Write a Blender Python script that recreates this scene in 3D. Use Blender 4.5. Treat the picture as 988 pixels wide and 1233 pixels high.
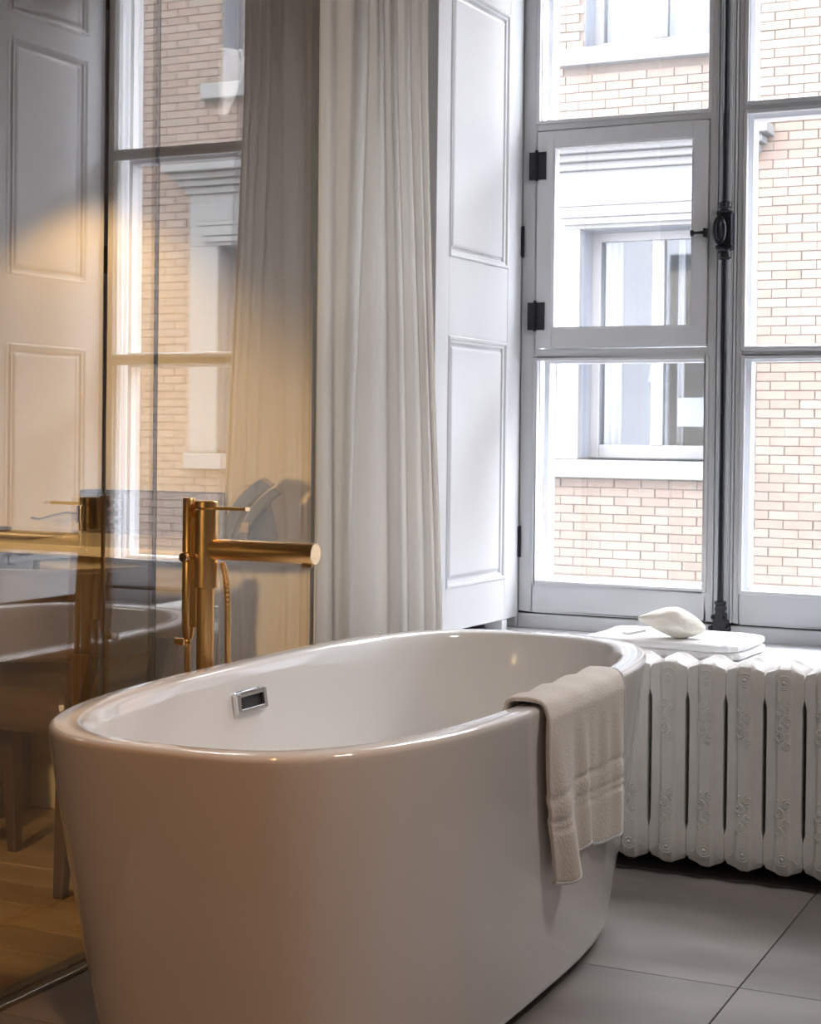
import bpy, bmesh, math, random
from mathutils import Vector, Matrix
PI = math.pi
random.seed(7)
for o in list(bpy.data.objects): bpy.data.objects.remove(o)
C = bpy.context.scene.collection
S = bpy.context.scene

# ------------------------------------------------------------------ camera
CAMH = 1.13
yaw, pitch, roll = 0.44234, 0.0104, 0.01107
cam = bpy.data.cameras.new('camera'); camo = bpy.data.objects.new('camera', cam); C.objects.link(camo)
F = Vector((-math.sin(yaw)*math.cos(pitch), math.cos(yaw)*math.cos(pitch), -math.sin(pitch)))
R = Vector((math.cos(yaw), math.sin(yaw), 0)); U = R.cross(F)
R2 = math.cos(roll)*R + math.sin(roll)*U; U2 = -math.sin(roll)*R + math.cos(roll)*U
m = Matrix(((R2.x, U2.x, -F.x), (R2.y, U2.y, -F.y), (R2.z, U2.z, -F.z))).to_4x4()
m.translation = (0, 0, CAMH); camo.matrix_world = m
cam.sensor_fit = 'HORIZONTAL'; cam.sensor_width = 24.0
cam.lens = 1967.2/988*24.0
cam.shift_y = -(616.5-541.6)/988
cam.clip_start = .05; cam.clip_end = 200
cam.dof.use_dof = True; cam.dof.focus_distance = 3.9; cam.dof.aperture_fstop = 13
S.camera = camo

# ------------------------------------------------------------------ view + sky
S.view_settings.view_transform = 'Standard'; S.view_settings.look = 'None'
S.view_settings.exposure = 0.70; S.view_settings.gamma = 1.0
S.view_settings.use_curve_mapping = False
w = bpy.data.worlds.new('overcast_sky'); S.world = w; w.use_nodes = True
nt = w.node_tree; bg = nt.nodes['Background']
tc = nt.nodes.new('ShaderNodeTexCoord'); sp = nt.nodes.new('ShaderNodeSeparateXYZ'); rp = nt.nodes.new('ShaderNodeValToRGB')
nt.links.new(tc.outputs['Generated'], sp.inputs[0]); nt.links.new(sp.outputs['Z'], rp.inputs[0]); nt.links.new(rp.outputs[0], bg.inputs[0])
rp.color_ramp.elements[0].position = 0.0; rp.color_ramp.elements[0].color = (.66, .69, .75, 1)
rp.color_ramp.elements[1].position = 0.8; rp.color_ramp.elements[1].color = (.95, .97, 1.0, 1)
SKY = 15.0
bg.inputs[1].default_value = SKY

def lamp(name, kind, loc, energy, col, target=None, **kw):
    l = bpy.data.lights.new(name, kind); l.energy = energy; l.color = col
    o = bpy.data.objects.new(name, l); o.location = loc; C.objects.link(o)
    if target is not None:
        o.rotation_euler = (Vector(target)-Vector(loc)).to_track_quat('-Z', 'Y').to_euler()
    for k, v in kw.items(): setattr(l, k, v)
    return o
# light portal in the window opening: only guides sky sampling
pt = lamp('window_portal', 'AREA', (-1.265, 5.14, 1.7), 1, (1, 1, 1), (-1.265, 0, 1.7), shape='RECTANGLE', size=1.4, size_y=2.5)
pt.data.cycles.is_portal = True
WARM = (1.0, .64, .30)
lamp('bedroom_desk_spot', 'SPOT', (-2.92, 3.52, 2.0), 14, (1.0, .74, .42), (-2.92, 3.86, .9), spot_size=math.radians(100), spot_blend=.5, shadow_soft_size=.03)
lamp('bedroom_reading_lamp', 'SPOT', (-2.22, 1.1, 1.12), 120, (1.0, .74, .42), (-2.62, 3.9, .42), spot_size=math.radians(50), spot_blend=.7, shadow_soft_size=.04)
lamp('bathroom_ceiling_spot', 'SPOT', (-.3, .5, 2.9), 70, (1.0, .50, .22), (-1.95, 2.05, 0), spot_size=math.radians(48), spot_blend=1.0, shadow_soft_size=.06)

lamp('bathroom_soft_fill', 'AREA', (.50, 2.65, 2.98), 19, (1.0, .93, .87), (-1.2, 3.9, .4), shape='SQUARE', size=.5)  # added fill brightening radiator, towel and curtain; no fixture is built

# ------------------------------------------------------------------ materials
def mat(name, col, rough=.5, metal=0., spec=.5, coat=0., noise=0., nscale=8., bump=0., bscale=60., col2=None, stretch=None, trans=0., sheen=0.):
    m = bpy.data.materials.new(name); m.use_nodes = True
    nt = m.node_tree; b = nt.nodes['Principled BSDF']
    b.inputs['Base Color'].default_value = (*col, 1); b.inputs['Roughness'].default_value = rough
    b.inputs['Metallic'].default_value = metal; b.inputs['Specular IOR Level'].default_value = spec
    b.inputs['Coat Weight'].default_value = coat; b.inputs['Coat Roughness'].default_value = .04
    if sheen: b.inputs['Sheen Weight'].default_value = sheen; b.inputs['Sheen Roughness'].default_value = .5
    g = nt.nodes.new('ShaderNodeNewGeometry'); vec = g.outputs['Position']
    if stretch:
        mp = nt.nodes.new('ShaderNodeMapping'); mp.inputs['Scale'].default_value = stretch
        nt.links.new(vec, mp.inputs['Vector']); vec = mp.outputs[0]
    if noise or col2:
        n = nt.nodes.new('ShaderNodeTexNoise'); n.inputs['Scale'].default_value = nscale; n.inputs['Detail'].default_value = 5
        nt.links.new(vec, n.inputs['Vector'])
        r = nt.nodes.new('ShaderNodeValToRGB'); r.color_ramp.elements[0].position = .3; r.color_ramp.elements[1].position = .7
        c2 = col2 or tuple(max(0, c*(1-noise)) for c in col)
        r.color_ramp.elements[0].color = (*c2, 1); r.color_ramp.elements[1].color = (*col, 1)
        nt.links.new(n.outputs['Fac'], r.inputs[0]); nt.links.new(r.outputs[0], b.inputs['Base Color'])
    if bump:
        n = nt.nodes.new('ShaderNodeTexNoise'); n.inputs['Scale'].default_value = bscale; n.inputs['Detail'].default_value = 4
        nt.links.new(vec, n.inputs['Vector'])
        bp = nt.nodes.new('ShaderNodeBump'); bp.inputs['Strength'].default_value = bump; bp.inputs['Distance'].default_value = .002
        nt.links.new(n.outputs['Fac'], bp.inputs['Height']); nt.links.new(bp.outputs[0], b.inputs['Normal'])
    return m
M = {}
M['paint'] = mat('white_gloss_paint', (.62, .63, .65), .32, noise=.03, bump=.06, bscale=25)
M['frame_paint'] = mat('window_frame_paint', (.60, .61, .63), .35, noise=.03, bump=.05, bscale=30)
M['storm_paint'] = mat('storm_frame_paint', (.60, .61, .63), .4)
M['ledge'] = mat('sill_paint', (.84, .85, .87), .3, noise=.03)
M['niche'] = mat('niche_shade_tone', (.045, .045, .045), .7)  # shade behind shutter and curtain is put into this near-black colour
M['wall'] = mat('bedroom_wall_paint', (.66, .55, .38), .75, noise=.04, nscale=3, bump=.1, bscale=120)
M['taupe'] = mat('bathroom_wall_paint', (.27, .165, .10), .7, noise=.08, nscale=2)
M['ceil'] = mat('ceiling_paint', (.36, .29, .22), .8)
M['tub'] = mat('tub_acrylic', (.86, .84, .82), .09, spec=.6, coat=.5)
M['brass'] = mat('brushed_brass', (.80, .50, .21), .33, metal=1, bump=.15, bscale=8, stretch=(60, 60, 2))
M['brass_l'] = mat('polished_brass_edge', (.85, .62, .38), .2, metal=1)
M['chrome'] = mat('chrome', (.8, .8, .82), .12, metal=1)
M['steel'] = mat('aluminium_channel', (.46, .44, .38), .35, metal=1)
M['iron'] = mat('black_cast_iron', (.025, .026, .032), .42, metal=.5, noise=.3, nscale=60)
M['bronze'] = mat('dark_bronze_channel', (.10, .075, .05), .4, metal=.7)
M['slot'] = mat('dark_slot', (.02, .02, .02), .6)
M['slotgrey'] = mat('grey_hinge_leaf', (.24, .25, .27), .5)
M['rad'] = mat('radiator_enamel', (.74, .72, .70), .38, noise=.06, nscale=20, bump=.15, bscale=90)
M['towel'] = mat('terry_cotton', (.90, .82, .74), .95, spec=.1, bump=1.0, bscale=190, sheen=.5)
M['wtowel'] = mat('white_terry_cotton', (.80, .80, .80), .95, spec=.1, bump=.9, bscale=190, sheen=.4)
M['pouch'] = mat('bath_puff_net', (.82, .78, .70), .9, spec=.1, bump=.6, bscale=160, sheen=.4)
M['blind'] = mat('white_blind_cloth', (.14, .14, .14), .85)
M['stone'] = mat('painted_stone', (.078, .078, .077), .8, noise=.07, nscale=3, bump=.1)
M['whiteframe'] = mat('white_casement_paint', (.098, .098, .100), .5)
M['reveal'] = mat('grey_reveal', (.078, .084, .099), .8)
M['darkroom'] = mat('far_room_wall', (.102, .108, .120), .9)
M['mortar'] = mat('mortar', (.063, .048, .039), .95, noise=.15, nscale=6)
BR = [(0.0828, 0.0606, 0.0477), (0.0872, 0.0652, 0.0507), (0.0795, 0.0572, 0.0447), (0.09, 0.068, 0.0548), (0.0856, 0.0595, 0.0471), (0.08, 0.0618, 0.0501)]
for i, c in enumerate(BR): M['brick%d' % i] = mat('pale_brick_%s' % 'abcdef'[i], c, .9, noise=.14, nscale=14, bump=.3, bscale=60)
M['asphalt'] = mat('street_asphalt', (.12, .12, .12), .9)
M['desk'] = mat('pale_desk_top', (.66, .55, .40), .25, noise=.1)
M['darkwood'] = mat('dark_walnut', (.055, .028, .016), .35, noise=.3, nscale=6, stretch=(1, 1, 12))
M['leather'] = mat('dark_brown_leather', (.060, .034, .022), .38, bump=.2, bscale=150)
M['phone'] = mat('phone_plastic', (.07, .058, .048), .35)
M['phone_d'] = mat('phone_dark_plastic', (.018, .016, .015), .35)
M['phone_s'] = mat('phone_steel_face', (.30, .24, .18), .34, metal=.6)
M['red'] = mat('red_mark', (.45, .04, .02), .5)
M['base'] = mat('cream_baseboard', (.60, .50, .34), .5)
M['cable'] = mat('pale_cable', (.5, .47, .42), .5)
M['card'] = mat('dark_box_face', (.05, .045, .04), .4)
TILE = [mat('grey_tile_%s' % 'abc'[i], c, .30, col2=tuple(x*.62 for x in c), nscale=2.2, bump=.12, bscale=30, stretch=(1, 2.2, 1)) for i, c in enumerate([(.36, .34, .33), (.385, .36, .345), (.34, .32, .31)])]
M['grout'] = mat('dark_grout', (.07, .06, .055), .9)
PLK = [mat('oak_plank_%s' % 'abcd'[i], c, .4, col2=tuple(x*.6 for x in c), nscale=2.4, bump=.2, bscale=20, stretch=(1, 10, 1)) for i, c in enumerate([(.40, .25, .11), (.35, .215, .10), (.45, .29, .135), (.37, .23, .11)])]

def glassmat(name, tint, refl, veil=0., rough=0.):
    m = bpy.data.materials.new(name); m.use_nodes = True; nt = m.node_tree
    nt.nodes.remove(nt.nodes['Principled BSDF']); out = nt.nodes['Material Output']
    t = nt.nodes.new('ShaderNodeBsdfTransparent'); t.inputs[0].default_value = (*tint, 1)
    g = nt.nodes.new('ShaderNodeBsdfGlossy'); g.inputs['Roughness'].default_value = rough; g.inputs[0].default_value = (.97, .98, 1, 1)
    lw = nt.nodes.new('ShaderNodeLayerWeight'); lw.inputs['Blend'].default_value = .5
    pw = nt.nodes.new('ShaderNodeMath'); pw.operation = 'POWER'; pw.inputs[1].default_value = 4.0
    nt.links.new(lw.outputs['Facing'], pw.inputs[0])
    ad = nt.nodes.new('ShaderNodeMath'); ad.operation = 'ADD'; ad.use_clamp = True; ad.inputs[1].default_value = refl
    nt.links.new(pw.outputs[0], ad.inputs[0])
    mx = nt.nodes.new('ShaderNodeMixShader'); nt.links.new(ad.outputs[0], mx.inputs[0])
    nt.links.new(t.outputs[0], mx.inputs[1]); nt.links.new(g.outputs[0], mx.inputs[2])
    last = mx
    if veil:
        d = nt.nodes.new('ShaderNodeBsdfTranslucent'); d.inputs[0].default_value = (.95, .97, 1, 1)
        n = nt.nodes.new('ShaderNodeTexNoise'); n.inputs['Scale'].default_value = 5; n.inputs['Detail'].default_value = 6
        mm = nt.nodes.new('ShaderNodeMath'); mm.operation = 'MULTIPLY'; mm.inputs[1].default_value = veil*2
        nt.links.new(n.outputs['Fac'], mm.inputs[0])
        m2 = nt.nodes.new('ShaderNodeMixShader'); nt.links.new(mm.outputs[0], m2.inputs[0])
        nt.links.new(mx.outputs[0], m2.inputs[1]); nt.links.new(d.outputs[0], m2.inputs[2]); last = m2
    nt.links.new(last.outputs[0], out.inputs[0]); return m
M['partition'] = glassmat('coated_partition_glass', (.95, .93, .88), .155)
M['gedge'] = mat('glass_edge', (.10, .08, .06), .15)
M['wglass'] = glassmat('dusty_window_glass', (.99, .99, 1), .03, veil=.013)
M['fglass'] = glassmat('far_window_glass', (.9, .92, .95), .022, rough=.03)

def clothmat(name, col, tr):
    m = mat(name, col, .9, spec=.1, bump=.4, bscale=500); nt = m.node_tree
    b = nt.nodes['Principled BSDF']; t = nt.nodes.new('ShaderNodeBsdfTranslucent'); t.inputs[0].default_value = (*col, 1)
    mx = nt.nodes.new('ShaderNodeMixShader'); mx.inputs[0].default_value = tr
    nt.links.new(b.outputs[0], mx.inputs[1]); nt.links.new(t.outputs[0], mx.inputs[2]); nt.links.new(mx.outputs[0], nt.nodes['Material Output'].inputs[0])
    return m
M['curtain'] = clothmat('linen_curtain', (.92, .90, .875), .58)

# ------------------------------------------------------------------ mesh helpers
class MB:
    def __init__(s): s.v = []; s.f = []; s.mi = []
    def add(s, vs, fs, mi=0):
        o = len(s.v); s.v += [tuple(v) for v in vs]; s.f += [tuple(i+o for i in f) for f in fs]; s.mi += [mi]*len(fs); return s
    def box(s, x0, x1, y0, y1, z0, z1, mi=0):
        vs = [(x, y, z) for z in (z0, z1) for y in (y0, y1) for x in (x0, x1)]
        return s.add(vs, [(0, 2, 3, 1), (4, 5, 7, 6), (0, 1, 5, 4), (2, 6, 7, 3), (0, 4, 6, 2), (1, 3, 7, 5)], mi)
    def loft(s, rings, cap0=True, cap1=True, closed=True, mi=0):
        n = len(rings[0]); vs = [p for r in rings for p in r]; fs = []
        for i in range(len(rings)-1):
            for j in range(n if closed else n-1):
                k = (j+1) % n; fs.append((i*n+j, i*n+k, (i+1)*n+k, (i+1)*n+j))
        if cap0: fs.append(tuple(reversed(range(n))))
        if cap1: fs.append(tuple((len(rings)-1)*n+j for j in range(n)))
        return s.add(vs, fs, mi)
    def lathe(s, prof, c=(0, 0, 0), axis='Z', n=24, mi=0):   # prof: list of (radius, height)
        rings = []
        for r, h in prof:
            ring = []
            for k in range(n):
                a = 2*PI*k/n; p = (r*math.cos(a), r*math.sin(a), h)
                if axis == 'X': p = (p[2], p[0], p[1])
                if axis == 'Y': p = (p[1], p[2], p[0])
                ring.append((p[0]+c[0], p[1]+c[1], p[2]+c[2]))
            rings.append(ring)
        return s.loft(rings, mi=mi)
    def tube(s, pts, r, n=10, mi=0, closed=False):
        pts = [Vector(p) for p in pts]; rings = []; N = len(pts)
        rr = r if isinstance(r, (list, tuple)) else [r]*N
        t0 = None; nrm = None
        for i, p in enumerate(pts):
            if closed: t = (pts[(i+1) % N]-pts[i-1]).normalized()
            else: t = (pts[min(i+1, N-1)]-pts[max(i-1, 0)]).normalized()
            if nrm is None:
                nrm = t.orthogonal().normalized()
            else:
                nrm = (nrm-t*nrm.dot(t)).normalized()
            b = t.cross(nrm)
            rings.append([tuple(p+rr[i]*(math.cos(2*PI*k/n)*nrm+math.sin(2*PI*k/n)*b)) for k in range(n)])
        if closed:
            rings.append(rings[0]); return s.loft(rings, False, False, mi=mi)
        return s.loft(rings, mi=mi)
    def grid(s, fn, nu, nv, mi=0):
        vs = [fn(i/nu, j/nv) for j in range(nv+1) for i in range(nu+1)]
        return s.add(vs, [(j*(nu+1)+i, j*(nu+1)+i+1, (j+1)*(nu+1)+i+1, (j+1)*(nu+1)+i) for j in range(nv) for i in range(nu)], mi)

def obj(name, mb, m, parent=None, smooth=False, bevel=0, sub=0, solid=0, label=None, angle=35):
    me = bpy.data.meshes.new(name)
    off = Vector((0, 0, 0)); q = parent
    while q is not None: off += q.location; q = q.parent
    me.from_pydata([tuple(Vector(v)-off) for v in mb.v], [], mb.f)
    for mm in (m if isinstance(m, (list, tuple)) else [m]): me.materials.append(M[mm] if isinstance(mm, str) else mm)
    me.polygons.foreach_set('material_index', mb.mi)
    bm = bmesh.new(); bm.from_mesh(me); bmesh.ops.remove_doubles(bm, verts=bm.verts, dist=1e-6)
    bmesh.ops.recalc_face_normals(bm, faces=bm.faces); bm.to_mesh(me); bm.free()
    if smooth:
        me.polygons.foreach_set('use_smooth', [True]*len(me.polygons))
        me.set_sharp_from_angle(angle=math.radians(angle))
    o = bpy.data.objects.new(name, me); C.objects.link(o); o.parent = parent
    if solid:
        md = o.modifiers.new('t', 'SOLIDIFY'); md.thickness = solid; md.offset = 0
    if bevel:
        md = o.modifiers.new('b', 'BEVEL'); md.width = bevel; md.segments = 2; md.limit_method = 'ANGLE'; md.angle_limit = math.radians(40)
    if sub:
        md = o.modifiers.new('s', 'SUBSURF'); md.levels = sub; md.render_levels = sub
    if label: o['label'] = label
    return o
def thing(name, label, cat, loc, group=None):
    o = bpy.data.objects.new(name, None); C.objects.link(o); o.location = loc; o.empty_display_size = .05
    o['label'] = label; o['category'] = cat
    if group: o['group'] = group
    return o
def tag(o, label, cat): o['label'] = label; o['category'] = cat; return o
def struct(name, mb=None, m=None, loc=(0, 0, 0), **kw):
    if mb is None:
        o = bpy.data.objects.new(name, None); C.objects.link(o); o.location = loc
    else: o = obj(name, mb, m, **kw)
    o['kind'] = 'structure'; return o
def inst(src, parent, loc):
    c = src.copy(); C.objects.link(c); c.parent = parent; c.location = loc; return c

# ------------------------------------------------------------------ dimensions
GX = -2.085            # glass partition plane
WY = 3.95              # inner face of the window-side wall
NY = 4.27              # wall under the window sill
YW = 4.90              # inner face of the window sashes
NX0, NX1 = -2.06, -.47 # niche sides
ZT = 2.95; ZC = 3.1

# ------------------------------------------------------------------ room shell
b = MB()
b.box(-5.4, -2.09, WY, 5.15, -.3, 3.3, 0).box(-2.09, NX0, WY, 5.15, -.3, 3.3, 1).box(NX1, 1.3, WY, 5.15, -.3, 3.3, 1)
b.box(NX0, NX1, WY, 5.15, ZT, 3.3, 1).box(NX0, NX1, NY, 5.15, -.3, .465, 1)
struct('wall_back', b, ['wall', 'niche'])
struct('wall_right', MB().box(1.0, 1.3, -1.9, WY, -.3, 3.3), 'taupe')
struct('wall_front', MB().box(-5.4, 1.3, -2.1, -1.8, -.3, 3.3), 'taupe')
struct('wall_left', MB().box(-5.6, -5.4, -2.1, 5.15, -.3, 3.3), 'wall')
struct('ceiling', MB().box(-5.6, 1.3, -2.1, 5.15, ZC, 3.3), 'ceil')
fl = struct('floor', MB().box(-5.4, 1.3, -1.9, 4.4, -.3, -.010), 'grout')
TX, TY, TS = -.81, 3.31, .80
x0s = sorted([TX+k*TS for k in range(-2, 3)])
ys = [TY+k*TS for k in range(-7, 2)]
k = 0
for i in range(-2, 3):
    for j in range(-7, 1+1):
        a0, a1 = max(TX+i*TS, -2.115), min(TX+(i+1)*TS, .99); c0, c1 = max(TY+j*TS, -1.78), min(TY+(j+1)*TS, 4.26)
        if a1-a0 < .03 or c1-c0 < .03: continue
        g = .0016
        obj('tile', MB().box(a0+g, a1-g, c0+g, c1-g, -.012, 0), TILE[(k*5+i) % 3], fl, bevel=.0012); k += 1
# oak planks of the bedroom, laid along the wall
k = 0; yy = WY-.004
while yy > .2:
    xx = -2.118 - ((k*37) % 11)*.09
    first = True; xr = -2.118
    while xr > -5.3:
        xl = xr-1.3 if not first else xx-.35
        obj('plank', MB().box(max(xl, -5.38)+.0008, xr-.0008, yy-.139, yy-.0008, -.012, 0), PLK[(k*3+int(abs(xr)*7)) % 4], fl)
        xr = xl; first = False
    yy -= .14; k += 1
bb = MB()
bb.box(-5.4, -2.10, WY-.018, WY, 0, .175).box(-5.4, -2.10, WY-.026, WY, .175, .19).box(-5.4, -2.10, WY-.014, WY, .19, .215).box(-5.4, -2.10, WY-.022, WY, .215, .226)
struct('baseboard_left', bb, 'base', bevel=.003)

# sill ledge
struct('window_sill', MB().box(NX0, NX1, 4.20, YW, .465, .508), 'ledge', bevel=.006)

# ------------------------------------------------------------------ window
win = struct('window_1', loc=(-1.265, YW, .508))
def fpart(name, m='frame_paint', bevel=.003, **boxes): pass
def rectframe(mb, x0, x1, z0, z1, y0, y1, wl, wr, wb, wt):
    mb.box(x0, x0+wl, y0, y1, z0, z1).box(x1-wr, x1, y0, y1, z0, z1)
    mb.box(x0+wl, x1-wr, y0, y1, z0, z0+wb).box(x0+wl, x1-wr, y0, y1, z1-wt, z1); return mb
# fixed surround
b = MB(); b.box(NX0, -1.935, YW-.0, 5.12, .508, ZT).box(-.595, NX1, YW, 5.12, .508, ZT)
b.box(-1.935, -.595, YW, 5.12, .508, .555).box(-1.935, -.595, YW, 5.12, 2.90, ZT)
obj('window_frame', b, 'frame_paint', win, bevel=.004)
obj('sill_joint', MB().box(-1.934, -.596, YW+.012, 5.05, .555, .5625), 'slot', win)
# left casement (holds the small hinged vent)
YA, YB = YW, YW+.05
s1 = MB()
s1.box(-1.932, -1.884, YA, YB, .5625, 2.90).box(-1.319, -1.298, YA, YB, .5625, 2.90)
s1.box(-1.884, -1.319, YA, YB, .5625, .655).box(-1.884, -1.319, YA, YB, 1.372, 1.402).box(-1.884, -1.319, YA, YB, 2.098, 2.122).box(-1.884, -1.319, YA, YB, 2.83, 2.90)
sash_l = obj('casement_left', s1, 'frame_paint', win, bevel=.003, label='left casement holding the small grey vent')
sash_l.name = 'casement'
# glazing beads and storm window behind
def storm(x0, x1, zs, yb):
    mb = MB()
    for (z0, z1) in zs: rectframe(mb, x0, x1, z0, z1, YB+.012, yb, .016, .016, .016, .016)
    return mb
obj('storm_frame', storm(-1.874, -1.322, [(.655, 1.375), (1.40, 2.10), (2.12, 2.84)], YB+.075), 'storm_paint', win, bevel=.002)
obj('storm_frame', storm(-1.218, -.660, [(.655, 1.375), (1.395, 2.115), (2.135, 2.84)], YB+.075), 'storm_paint', win, bevel=.002)
# glazing beads (thin raised strips round each pane)
gb = MB()
for (x0, x1, z0, z1) in [(-1.884, -1.319, .655, 1.372), (-1.884, -1.319, 2.122, 2.83)]:
    rectframe(gb, x0-.004, x1+.004, z0-.004, z1+.004, YA-.006, YA+.014, .012, .012, .012, .012)
obj('glazing_bead', gb, 'storm_paint', sash_l, bevel=.002)
for z0, z1 in [(.655, 1.372), (2.122, 2.83)]:
    obj('pane', MB().box(-1.886, -1.317, YA+.024, YA+.028, z0-.002, z1+.002), 'wglass', sash_l)
# the hinged vent
vt = rectframe(MB(), -1.8795, -1.3235, 1.4065, 2.094, YA-.012, YB-.004, .055, .046, .060, .050)
vent = obj('vent_sash', vt, 'frame_paint', win, bevel=.003, label='small square vent sash hung on black hinges')
obj('glazing_bead', rectframe(MB(), -1.8275, -1.3675, 1.4635, 2.047, YA-.008, YA+.02, .007, .007, .007, .007), 'storm_paint', vent)
obj('pane', MB().box(-1.826, -1.368, YA+.022, YA+.026, 1.464, 2.045), 'wglass', vent)
for z in (1.985, 1.506):
    b = MB().box(-1.905, -1.8815, YA-.016, YA-.0125, z-.044, z+.044).box(-1.8775, -1.848, YA-.016, YA-.0125, z-.044, z+.044)
    b.tube([(-1.8795, YA-.018, z-.048), (-1.8795, YA-.018, z+.050)], .005, 8)
    obj('hinge', b, 'iron', vent, label='black iron hinge of the vent')
for z in (1.925, 1.53):
    obj('hinge_leaf', MB().box(-1.862, -1.853, YB+.0115, YB+.014, z-.045, z+.045), 'slotgrey', win)
kb = MB().lathe([(.004, 0), (.006, .01), (.0045, .022), (.0045, .034), (.011, .040), (.011, .044), (.003, .047)], (-1.325, YA-.030, 1.748), 'X', 14)
kb.v = [(-1.325-(x+1.325), y, z) for x, y, z in kb.v]
kb.box(-1.330, -1.322, YA-.038, YA-.012, 1.735, 1.761)
obj('vent_knob', kb, 'iron', vent, smooth=True, label='small black turn knob')
# mullion between casements
b = MB(); b.box(-1.298, -1.236, YA, YA+.10, .5625, 2.90)
for x in (-1.296, -1.288, -1.248, -1.240): b.box(x-.002, x+.003, YA-.008, YA, .5625, 2.90)
b.box(-1.286, -1.250, YA-.014, YA, .5625, 2.90)
obj('mullion', b, 'frame_paint', win, bevel=.002)
# right casement
s2 = MB()
s2.box(-1.234, -1.214, YA, YB, .5625, 2.90).box(-.652, -.600, YA, YB, .5625, 2.90)
s2.box(-1.214, -.652, YA, YB, .5625, .655).box(-1.214, -.652, YA, YB, 1.372, 1.394).box(-1.214, -.652, YA, YB, 2.112, 2.134).box(-1.214, -.652, YA, YB, 2.83, 2.90)
sash_r = obj('casement', s2, 'frame_paint', win, bevel=.003)
gb = MB()
for z0, z1 in [(.655, 1.372), (1.394, 2.112), (2.134, 2.83)]:
    rectframe(gb, -1.218, -.648, z0-.004, z1+.004, YA-.006, YA+.014, .012, .012, .012, .012)
    obj('pane', MB().box(-1.216, -.650, YA+.024, YA+.028, z0-.002, z1+.002), 'wglass', sash_r)
obj('glazing_bead', gb, 'storm_paint', sash_r, bevel=.002)

# ------------------------------------------------------------------ espagnolette bolt
BX, BY = -1.263, YA-.034
es = thing('espagnolette_bolt', 'tall black iron window bolt on the mullion, with oval boss and ornate foot', 'window bolt', (BX, BY, .546))
b = MB().tube([(BX, BY, .60), (BX, BY, 1.675)], .0095, 14).tube([(BX, BY, 1.83), (BX, BY, 2.93)], .0095, 14)
obj('rod', b, 'iron', es, smooth=True)
b = MB()
b.lathe([(.013, 1.663), (.020, 1.668), (.021, 1.682), (.017, 1.688), (.022, 1.694), (.018, 1.700)], (BX, BY, 0), 'Z', 16)
b.lathe([(.018, 1.803), (.022, 1.808), (.016, 1.815), (.021, 1.822), (.020, 1.836), (.012, 1.840)], (BX, BY, 0), 'Z', 16)
b.box(BX-.018, BX+.022, BY-.012, BY+.030, 1.695, 1.808)
for sx in (-.019, .021):
    for z in (1.700, 1.802): b.lathe([(.0, -.008), (.006, -.005), (.008, 0), (.006, .005), (0, .008)], (BX+sx, BY-.010, z), 'Y', 10)
obj('boss_case', b, 'iron', es, smooth=True, bevel=.002)
def oval(rx, rz, y, cx, cz, n=28): return [(cx+rx*math.cos(2*PI*k/n), y, cz+rz*math.sin(2*PI*k/n)) for k in range(n)]
b = MB().loft([oval(.020, .044, BY-.010, BX-.012, 1.751), oval(.022, .046, BY-.020, BX-.012, 1.751), oval(.019, .042, BY-.026, BX-.012, 1.751), oval(.014, .034, BY-.024, BX-.012, 1.751), oval(.010, .026, BY-.030, BX-.012, 1.751), oval(.004, .012, BY-.033, BX-.012, 1.751)])
obj('oval_handle', b, 'iron', es, smooth=True, angle=50)
b = MB()
b.lathe([(.013, .632), (.018, .630), (.018, .622), (.012, .617), (.014, .612)], (BX, BY, 0), 'Z', 16)
b.loft([[(BX-w_, BY-.014, z), (BX+w_, BY-.014, z), (BX+w_, BY+.028, z), (BX-w_, BY+.028, z)] for w_, z in ((.012, .618), (.014, .605), (.011, .598), (.017, .588), (.015, .577), (.021, .568), (.021, .560), (.026, .556), (.028, .541), (.027, .5395))])
for sx, z in ((-.018, .583), (.018, .583), (-.026, .549), (.026, .549)): b.lathe([(.0, -.010), (.005, -.008), (.008, 0), (.005, .008), (0, .010)], (BX+sx, BY-.012, z), 'Y', 10)
obj('bolt_foot', b, 'iron', es, smooth=True, bevel=.0015)

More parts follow.
